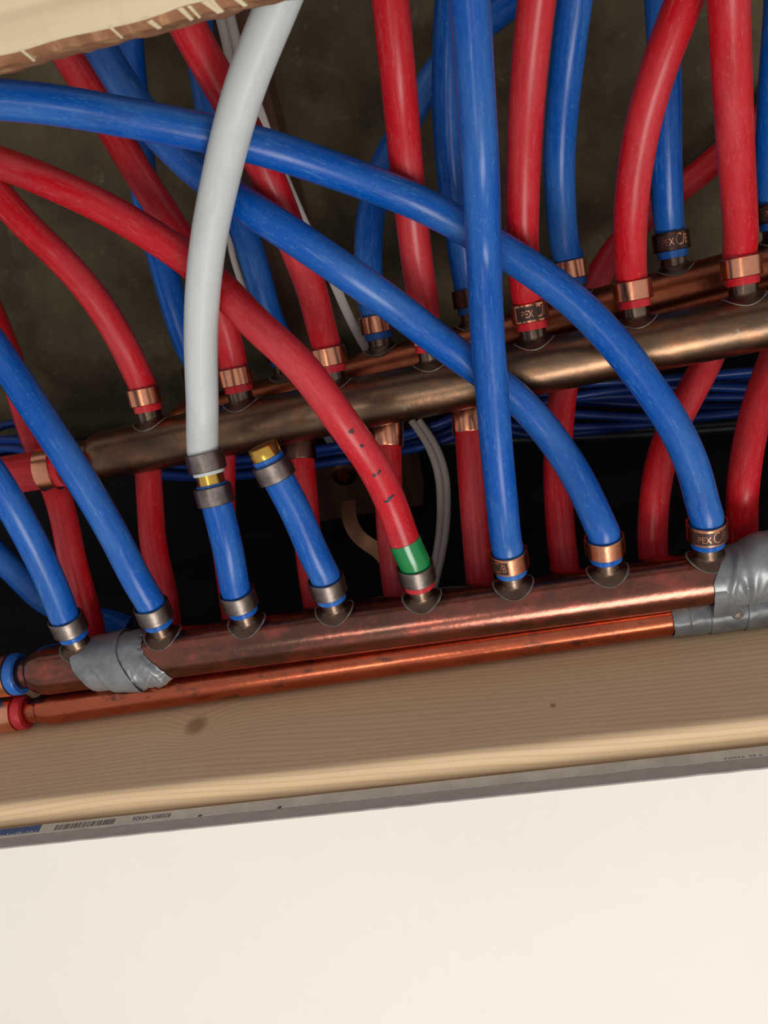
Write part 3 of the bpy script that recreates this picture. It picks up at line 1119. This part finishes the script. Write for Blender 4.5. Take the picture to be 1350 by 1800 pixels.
NAMES = {}
POSW = {'blue': 'blue plastic water pipe', 'red': 'red plastic water pipe'}
for (key, colr, man, cp, ringm, pts, label, ext) in PIPES:
    p = PATH[key]
    root = empty('plastic_pipe', p[0], label, 'pipe', 'blue plastic pipes' if colr == 'blue' else 'red plastic pipes')
    sweep('pipe_tube', p, 8.0, M[colr], root, seg=32)
    if man:
        a = a_for(man, cp[0], cp[1], COLLAR[man])
        base = AX[man](a)
        d = DIR[man]
        rp = base + d * (COLLAR[man] + 0.3)
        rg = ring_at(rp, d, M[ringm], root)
        if key in ('F8', 'B5', 'G5', 'F6', 'G6'):
            lettering(rp, d, rg, root, shift={'F8': -1.6, 'B5': -1.6, 'G5': -2.0, 'F6': -13.5, 'G6': -2}[key])
    if key in ('R4', 'R5', 'R6'):
        # ring where the pipe meets the underside of the rear manifold row
        i = -3
        d = p[i + 1] - p[i - 1]
        d /= np.linalg.norm(d)
        lathe('crimp_ring', p[i], d, [(-9, 8.3), (-9, 9.1), (-8.6, 9.4), (8, 9.4), (8, 8.3)][::1], M['dark_ring' if key == 'R4' else 'copper_ring'], root, None, 40)
    if key == 'F5':
        q = p[9:21]
        T_, U_, V_ = frames(q)
        i0, i1 = None, None
        s = [i for i in range(len(p)) if 944 < pj(p[i])[1] < 1004]
        g = sweep('colour_band', p[s[0]:s[-1] + 1], 8.28, M['green'], root, seg=40)
        g['label'] = 'glossy green tape band'
        # black marker smudges
        for (mx, my, rr) in ((612, 755, 1), (627, 778, 0.8), (660, 821, 1.1), (680, 860, 1.5)):
            best = min(range(len(p)), key=lambda i: (pj(p[i])[0] - mx) ** 2 + (pj(p[i])[1] - my) ** 2)
            t = p[min(best + 1, len(p) - 1)] - p[best - 1]
            t /= np.linalg.norm(t)
            nrm = CAM - p[best]
            nrm = nrm - t * nrm.dot(t)
            nrm /= np.linalg.norm(nrm)
            u = np.cross(nrm, t)
            c0 = np.array(pj(p[best])[:2])
            rnd = random.Random(int(mx))
            vs, fs = [], []
            for sm in range(5):
                k = len(vs)
                cx, cy = rnd.uniform(-1.6, 1.6) * rr, rnd.uniform(-0.9, 0.9) * rr
                n_ = 9
                for e in range(n_):
                    an = 2 * math.pi * e / n_
                    x = cx + math.cos(an) * rnd.uniform(0.5, 1.3) * rr
                    y = cy + math.sin(an) * rnd.uniform(0.25, 0.7) * rr
                    th = x / 8.0
                    vs.append(W(p[best] + t * y + 8.06 * (math.cos(th) * nrm + math.sin(th) * u) + nrm * 0.01 * sm))
                fs.append(tuple(range(k, k + n_)))
            link_mesh('ink_mark', local(root, vs), fs, M['ink'], root, False)
    if key == 'F4':
        d = p[-1] - p[-3]
        d /= np.linalg.norm(d)
        r2 = ring_at(p[-1] - d * 7.5, d, M['steel_ring'], root)
        lathe('brass_plug', p[-1], d, [(-12, 0.01), (-12, 6.0), (0.2, 6.4), (0.2, 7.7), (5.6, 7.7), (6.2, 7.2), (6.2, 0.01)], M['brass'], root, None, 48, False)
    if key == 'F3':
        d = p[-1] - p[-3]
        d /= np.linalg.norm(d)
        ring_at(p[-1] - d * 6, d, M['steel_ring'], root)
        lathe('brass_coupling', p[-1], d, [(-10, 0.01), (-10, 6.0), (0, 6.4), (0, 7.0), (8, 7.0), (8, 6.4), (14, 6.0), (14, 0.01)], M['brass'], root, None, 48, False)

# pale grey pipe on the coupling
f3 = PATH['F3']
d3 = f3[-1] - f3[-3]
d3 /= np.linalg.norm(d3)
gp = PATH['GREY']
st = f3[-1] + d3 * 5.0
gpts = [st, st + d3 * 8, st + d3 * 15] + [g for g in gp if pj(g)[1] < 735]
gpath = smooth_path(spline(gpts), 6, 4)
for _k in ('F5', 'F8', 'F7', 'G0', 'B2', 'B3'):
    _d = np.linalg.norm(gpath[:, None] - PATH[_k][None], axis=2)
    DBG.append((_k, round(float(_d.min()), 2)))
root = empty('plastic_pipe', gpath[0], 'pale grey plastic pipe crossing in front of the blue and red pipes at left', 'pipe')
sweep('pipe_tube', gpath, 8.05, M['grey'], root, seg=36)
ring_at(st + d3 * 6.6, d3, M['steel_ring'], root)

# thick red feed into the rear manifold
root = empty('plastic_pipe', PATH['FEED'][0], 'thick horizontal red pipe feeding the left end of the rear manifold', 'pipe')
sweep('pipe_tube', PATH['FEED'], 11.1, M['red'], root, seg=36)
pf = PATH['FEED'][2]
df = PATH['FEED'][0] - PATH['FEED'][3]
df /= np.linalg.norm(df)
ring_at(pf, df, M['copper_ring'], root, None, 12.6, 9.5, 11.2)


# ------------------------------------------------------------------ manifold bodies
def manifold(key, m, a0, a1, stubs, label, neck=True, name='copper_manifold', neck_r=9.0, cap=14):
    ax, R = AX[key], RAD[key]
    d = ax(a1) - ax(a0)
    L_ = np.linalg.norm(d)
    d /= L_
    root = empty(name, ax(a0), label, 'manifold')
    nk = neck_r
    prof = [(-18, 0.01), (-18, nk * 0.82), (-6, nk * 0.82), (-4, nk)]
    for k in range(9):
        t = k / 8 * math.pi / 2
        prof.append((3 + cap * (1 - math.cos(t)) ** 0.9, nk + (R - nk) * math.sin(t)))
    s = cap + 10
    while s < L_ - 2:
        prof.append((s, R))
        s += 18
    prof += [(L_ - 1, R), (L_, R - 1), (L_, 0.01)]
    lathe('manifold_body', ax(a0), d, prof, m, root, None, 56, False)
    for (a, d_, c_) in stubs:
        base = ax(a)
        top = c_ - 8.0
        pr_ = [(R - 5.5, 0.01), (R - 5.5, 6.9), (R + 4, 6.9), (top, 6.8), (top + 14, 6.2), (top + 14, 0.01)]
        sb = lathe('stub', base, d_, pr_, M['stub'], root, None, 36, False)
        # solder bead following the saddle joint
        vs, fs = [], []
        n, q = 56, 8
        e1 = np.cross(d_, d)
        e1 /= np.linalg.norm(e1)
        rs = 10.3
        for i in range(n):
            t = 2 * math.pi * i / n
            x, y = rs * math.cos(t), rs * math.sin(t)
            hgt = math.sqrt(max(R * R - y * y, 1))
            cpt = base + d * x + e1 * y + d_ * hgt
            out = (d * math.cos(t) + e1 * math.sin(t))
            rr = 0.45 + 0.22 * noise.noise(Vector((a * 0.7 + math.cos(t) * 2.2, math.sin(t) * 2.2, 0)))
            nn = (e1 * y + d_ * hgt) / R
            for k in range(q):
                w = 2 * math.pi * k / q
                vs.append(W(cpt + rr * (math.cos(w) * nn + math.sin(w) * out * 1.25)))
        for i in range(n):
            for k in range(q):
                i2, k2 = (i + 1) % n, (k + 1) % q
                fs.append((i * q + k, i * q + k2, i2 * q + k2, i2 * q + k))
        link_mesh('solder_ring', local(root, vs), fs, M['solder'], sb, True)
        # flared skirt between bead and stub, following the saddle
        vs, fs = [], []
        nr = 14
        for i in range(n):
            t = 2 * math.pi * i / n
            for k in range(nr):
                q_ = k / (nr - 1)
                rad = 6.85 + (rs - 6.85) * q_ ** 3.2
                x, y = rad * math.cos(t), rad * math.sin(t)
                hs = math.sqrt(max(R * R - y * y, 1)) + 0.12
                ht = R + 4.2
                hgt = ht + (hs - ht) * min(1.0, q_ ** 0.42)
                vs.append(W(base + d * x + e1 * y + d_ * hgt))
        for i in range(n):
            i2 = (i + 1) % n
            for k in range(nr - 1):
                fs.append((i * nr + k, i * nr + k + 1, i2 * nr + k + 1, i2 * nr + k))
        link_mesh('stub_flare', local(root, vs), fs, M['flare'], sb, True)
    return root


def stubs(key, extra=()):
    o = []
    for (k, colr, man, cp, *_r) in PIPES:
        if man == key:
            o.append((a_for(man, cp[0], cp[1], COLLAR[man]), DIR[man], COLLAR[man]))
    return o


manifold('F', M['manifold_red'], a_px('F', 48), a_px('F', 1350) + 330, stubs('F'),
         'front reddish copper manifold with silvery stubs, wrapped in duct tape at both ends', neck_r=9.0, cap=12)
manifold('B', M['manifold_brown'], a_px('B', 158), a_px('B', 1350) + 330, stubs('B'),
         'rear brown tarnished copper manifold across the middle carrying red pipes', neck_r=11, cap=9)
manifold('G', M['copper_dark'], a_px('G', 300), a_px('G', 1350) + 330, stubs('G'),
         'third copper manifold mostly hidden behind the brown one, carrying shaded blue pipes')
manifold('P', M['copper_bright'], a_px('P', 62), a_px('P', 1350) + 330, [],
         'bright orange copper pipe lying between the front manifold and the wooden joist', neck_r=7.2, cap=10)

# feeds at the left end of the two front manifolds
for key, colr, rr, x0, lab in (('F', 'blue', 10.6, 30, 'blue feed pipe end on the left tip of the front manifold'),
                               ('P', 'red', 8.6, 50, 'red feed pipe end on the left tip of the lower copper pipe')):
    ax = AX[key]
    a0 = a_px(key, {'F': 38, 'P': 47}[key])
    d = ax(a0 - 60) - ax(a0)
    d /= np.linalg.norm(d)
    bend = np.array([0, 0, 0.0])
    pth = spline([ax(a0), ax(a0) + d * 20, ax(a0) + d * 60 + (0, 4, 2), ax(a0) + d * 160 + (0, 22, 10)])
    root = empty('plastic_pipe', pth[0], lab, 'pipe')
    sweep('pipe_tube', pth, rr, M[colr], root, seg=36)
    rt = lathe('pipe_lip', pth[0], d, [(-0.3, rr - 3), (-0.3, rr + 0.9), (0.3, rr + 1.4), (4.5, rr + 1.4), (5.5, rr), (5.5, rr - 3)], M[colr], root, None, 40, True)
    ring_at(pth[0] + d * 11.4, d, M['copper_ring'], root, None, rr + 1.7, 11, rr + 0.2)


# ------------------------------------------------------------------ duct tape
def wrap(name, axf, a_lo, a_hi, rfun, root, na=60, nt=120, t0=0.0, t1=2 * math.pi, thick=0.35, parent=None, lab=None):
    """sleeve round a pipe; a_lo/a_hi(theta) give slanted edges; theta 0 = towards +b, 90deg = down to the room"""
    vs, fs = [], []
    full = abs(t1 - t0 - 2 * math.pi) < 1e-6
    for i in range(na + 1):
        for k in range(nt + (0 if full else 1)):
            th = t0 + (t1 - t0) * k / nt
            lo, hi = a_lo(th), a_hi(th)
            a = lo + (hi - lo) * i / na
            r = rfun(a, th, i / na)
            if axf is AX['F']:               # squeezed where the lower pipe touches
                v_ = AX['P'](a) - axf(a)
                ds_ = math.hypot(v_[1], v_[2])
                dl_ = abs(th - math.atan2(-v_[2], v_[1]) % (2 * math.pi))
                if abs(math.sin(dl_)) * ds_ < 9.9 and dl_ < 1.5:
                    r = min(r, ds_ * math.cos(dl_) - math.sqrt(9.9 ** 2 - (ds_ * math.sin(dl_)) ** 2) - 0.35)
            vs.append(W(axf(a) + r * np.array([0, math.cos(th), -math.sin(th)])))
    w = nt if full else nt + 1
    for i in range(na):
        for k in range(nt):
            k2 = (k + 1) % w if full else k + 1
            fs.append((i * w + k, i * w + k2, (i + 1) * w + k2, (i + 1) * w + k))
    o = link_mesh(name, local(root, vs), fs, M['duct'], parent or root, True)
    md = o.modifiers.new('thickness', 'SOLIDIFY')
    md.thickness = thick / 1000
    md.offset = 1
    return o


def rid(x):
    return 1 - abs(2 * ((x) % 1) - 1)


tape = empty('duct_tape', AX['F'](a_px('F', 220)), 'grey duct tape wrapped round the left end of the front manifold', 'tape')
aL, aM, aR = a_px('F', 146), a_px('F', 222), a_px('F', 280)


def low(th):                                   # 1 at the underside
    return max(0.0, math.sin(th - 0.45)) ** 2


def nz(a, th, s, f):
    return noise.noise(Vector((a * f, math.cos(th) * 15 * f * s, math.sin(th) * 15 * f * s)))


def sm(x):
    x = min(1.0, max(0.0, x))
    return x * x * (3 - 2 * x)


wrap('tape_wrap', AX['F'], lambda t: aL + 6 * low(t) + 1.0 * nz(3, t, 1, .2), lambda t: aM + 2 + 8 * low(t),
     lambda a, t, u: 14.5 + 0.5 * sm(u * 8) + 0.35 * nz(a, t, 1, 0.12) * sm(u * 6) + low(t) * (0.4 + 2.6 * u) + 1.1 * sm((u - 0.35) * 9) * (0.5 + 0.5 * low(t)) + 0.9 * u ** 3, tape, 90)
wrap('tape_wrap', AX['F'], lambda t: aM - 4 + 8 * low(t), lambda t: aR - 4 + 12 * low(t) + 1.2 * nz(9, t, 1, .5),
     lambda a, t, u: 14.42 + 0.9 * sm((1 - u) * 6) + (0.4 * nz(a, t, 1, 0.16) + low(t) * (1.4 + 1.8 * (1 - u) + 1.0 * rid(a * 0.10 + t * 1.3) ** 3 + 0.5 * nz(a * 3, t, 1, 0.2))) * sm((1 - u) * 5), tape, 90)

tape = empty('duct_tape', AX['F'](a_px('F', 1300)), 'crumpled grey duct tape over the right end of the front manifold', 'tape')
aT = a_px('F', 1256)


def edgeR(t):
    # upright left rim, set back to the right over the top
    return aT - 4.0 + 9.0 * max(0.0, math.cos(t + 0.35)) ** 1.2 + 0.5 * nz(2, t, 1, .2)


def rR(a, t, u):
    top = max(0.0, math.cos(t - 0.1)) ** 2
    g = min(1, max(0, (u - 0.03) * 7))
    g = g * g * (3 - 2 * g)
    x = a - aT
    front = max(0.0, math.sin(t + 0.35))
    lip = 1.0 * math.exp(-((x - 4.5 - 6 * top) / 1.6) ** 2) * (0.4 + 0.6 * front)
    # folds gather towards a pinch on the underside
    px_ = (x - 14.0)
    fan = (t - 2.3)
    ang = math.atan2(px_, -fan * 15.0 + 2)
    near = math.exp(-((math.hypot(px_, fan * 15.0) - 10) / 12.0) ** 2)
    pleat = near * (0.9 * math.sin(ang * 9.0) + 0.5 * math.sin(ang * 17 + 1))
    r = 14.65 + g * (top * 6.0 + 0.9 * front + 0.8 * nz(a, t, 1, 0.09) + pleat * front) + lip
    # the sheet bridges down onto the lower pipe
    if 1.5 < t < 2.9:
        k = math.exp(-(max(0.0, x - 6) / 5.0) ** 2)
        den = math.sin(t) - 0.292 * math.cos(t)
        if den > 0.2:
            hull = min(14.9 / den, 22.0)
            fade = max(0.0, min(1.0, (2.9 - t) / 0.25))
            r += (max(hull, r) - r) * k * fade
    return r


wrap('tape_wrap', AX['F'], edgeR, lambda t: aT + 110, rR, tape, 220, 240)

tape = empty('duct_tape', AX['P'](a_px('P', 1230)), 'grey duct tape round the lower copper pipe at right, with a round metal button', 'tape')
p0_, p1_ = a_px('P', 1177), a_px('P', 1234)
wrap('tape_wrap', AX['P'], lambda t: p0_ + 0.8 * nz(4, t, 1, .3), lambda t: p1_ + 6 + 2 * math.sin(t),
     lambda a, t, u: 10.3 + 0.25 * nz(a, t, 1, 0.2) + 0.5 * (u > 0.35), tape, 40, 90)
wrap('tape_wrap', AX['P'], lambda t: p1_ + 1 + 1.2 * math.sin(t), lambda t: p1_ + 24,
     lambda a, t, u: 11.3 + 0.15 * nz(a, t, 1, 0.2), tape, 40, 90, parent=None)
wrap('tape_wrap', AX['P'], lambda t: p1_ + 20 + 0.8 * math.sin(2 * t), lambda t: p1_ + 38 + 0.7 * math.sin(3 * t),
     lambda a, t, u: 11.9 + 0.3 * nz(a, t, 1, 0.2), tape, 40, 90)
pbn = AX['P'](p1_ + 15)
nb = np.array([0, 0.45, -0.89])
lathe('metal_button', pbn + nb * 11.0, nb, [(0, 3.4), (0.5, 3.5), (0.9, 3.2), (0.8, 2.7), (1.0, 2.3), (1.3, 1.2), (1.4, 0.01)], M['steel_ring'], tape, None, 32, False)

# ================================================================== BEHIND THE PIPES
tag(sweep('black_pipe', lengthen(PATH['BLACK'], 200, 250), 5.2, M['black_rubber'], None, seg=20), 'thin glossy black pipe running across behind the manifolds', 'pipe')
LOC = ['topmost', 'second from the top', 'third from the top', 'fourth', 'fifth', 'sixth', 'seventh', 'eighth', 'lowest']
for i, pts in enumerate(cables):
    o = sweep('blue_cable', lengthen(PATH['C%d' % i], 200, 250), 2.7, M['cable_blue'], None, seg=12)
    tag(o, 'thin dark blue cable, %s in the bundle behind the rear manifold' % LOC[i], 'cable', 'thin blue cables behind the manifolds')

# white tie round the bundle
c0 = un(586, 785, 552)
vs, fs = [], []
e1 = un(600, 805, 552) - un(571, 762, 552)
e1 /= np.linalg.norm(e1)
n_ = 40
vw = CAM - c0
vw /= np.linalg.norm(vw)
wd_ = np.cross(e1, vw)
for i in range(n_):
    t = 2 * math.pi * i / n_
    c_ = c0 + e1 * 8.5 * math.cos(t) + vw * 8.5 * math.sin(t)
    o_ = e1 * math.cos(t) + vw * math.sin(t)
    for (x, y) in ((-2.2, 0), (2.2, 0), (2.2, 0.9), (-2.2, 0.9)):
        vs.append(W(c_ + wd_ * x + o_ * y))
for i in range(n_):
    for k in range(4):
        i2, k2 = (i + 1) % n_, (k + 1) % 4
        fs.append((i * 4 + k, i * 4 + k2, i2 * 4 + k2, i2 * 4 + k))
tag(link_mesh('cable_tie', vs, fs, M['zip'], None), 'white plastic tie strapped round the bundle behind the rear manifold', 'tie')

# brown bracket block with a bolt, and the curved copper strap
q = on_plane(622, 838, 2, 226.0)
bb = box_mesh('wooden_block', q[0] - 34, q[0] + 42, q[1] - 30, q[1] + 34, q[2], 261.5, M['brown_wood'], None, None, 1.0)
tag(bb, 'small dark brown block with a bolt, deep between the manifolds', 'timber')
bq = on_plane(605, 833, 2, q[2])
dn = np.array([0, 0, -1.0])
lathe('washer', bq, dn, [(0, 8.5), (1.2, 8.5), (1.4, 8.2), (1.4, 3)], M['dark_ring'], None, bb, 32, False)
lathe('bolt_head', bq, dn, [(1.4, 4.6), (4.4, 4.6), (5.2, 3.8), (5.2, 0.01)], M['copper_dark'], None, bb, 6, False)


def strap(pts, w, m, name):
    p = line_px(pts, 3)
    T_, U_, V_ = frames(p)
    vs, fs = [], []
    for i in range(len(p)):
        vwn = CAM - p[i]
        vwn /= np.linalg.norm(vwn)
        sd = np.cross(T_[i], vwn)
        sd /= np.linalg.norm(sd)
        up = np.cross(sd, T_[i])
        sd = sd * math.cos(0.25) + up * math.sin(0.25)
        up = np.cross(sd, T_[i])
        for (x, y) in ((-w / 2, -0.5), (w / 2, -0.5), (w / 2, 0.5), (-w / 2, 0.5)):
            vs.append(W(p[i] + sd * x + up * y))
    for i in range(len(p) - 1):
        for k in range(4):
            k2 = (k + 1) % 4
            fs.append((i * 4 + k, i * 4 + k2, i * 4 + 4 + k2, i * 4 + 4 + k))
    fs.append((0, 1, 2, 3))
    fs.append(tuple(len(vs) - 4 + k for k in range(4)))
    return link_mesh(name, vs, fs, m, None)


s_ = strap([(612, 880, 545), (614, 912, 541), (624, 936, 538), (642, 954, 536), (664, 966, 535), (684, 992, 534), (700, 1030, 532), (706, 1060, 532)], 9.5, M['brass_dull'], 'pipe_strap')
tag(s_, 'curved copper strap in the dark gap left of the green banded pipe', 'strap')

# pair of grey cables looping down, right of the green band
for k, (dx, lab) in enumerate(((-6, 'left one of the twin grey cables looping down beside the green banded pipe'), (7, 'right one of the twin grey cables looping down beside the green banded pipe'))):
    pts = [(730 + dx, 740, 520), (758 + dx, 780, 515), (776 + dx, 830, 510), (780 + dx * .9, 890, 507), (776 + dx * .8, 950, 505), (765 + dx * .7, 1005, 503), (752 + dx * .6, 1060, 500)]
    tag(sweep('grey_cable', line_px(pts), 2.3, M['cable_grey'], None, seg=14), lab, 'cable', 'twin grey cables')

# white flat cables further left
w1 = line_px([(400, 30, 462), (420, 110, 466), (455, 190, 470), (480, 265, 475), (510, 335, 482), (545, 415, 490), (580, 480, 500), (608, 545, 502), (636, 600, 506), (650, 622, 508)])
tag(sweep('white_cable', w1, 2.5, M['cable_white'], None, seg=16, flat=(0.4, 1.1)), 'flat white cable slanting down behind the red pipe left of centre', 'cable')
w2 = line_px([(345, -30, 474), (385, 20, 480), (396, 90, 488), (398, 200, 498), (400, 330, 508), (406, 440, 516), (420, 485, 522), (434, 525, 524), (455, 590, 526)])
tag(sweep('white_cable', w2, 2.0, M['cable_white'], None, seg=14), 'thin white cable emerging just right of the pale grey pipe', 'cable')
for dx, lab in ((0, 'left of two grey cables beneath the board, beside the grey pipe top'), (17, 'right of two grey cables beneath the board, beside the grey pipe top')):
    w3 = line_px([(375 + dx, -20, 440), (390 + dx, 40, 445), (400 + dx, 80, 450), (408 + dx, 120, 455), (414 + dx, 190, 465), (412 + dx, 260, 480)])
    tag(sweep('grey_cable', w3, 2.8, M['cable_grey'], None, seg=14), lab, 'cable', 'grey cables beneath the board')
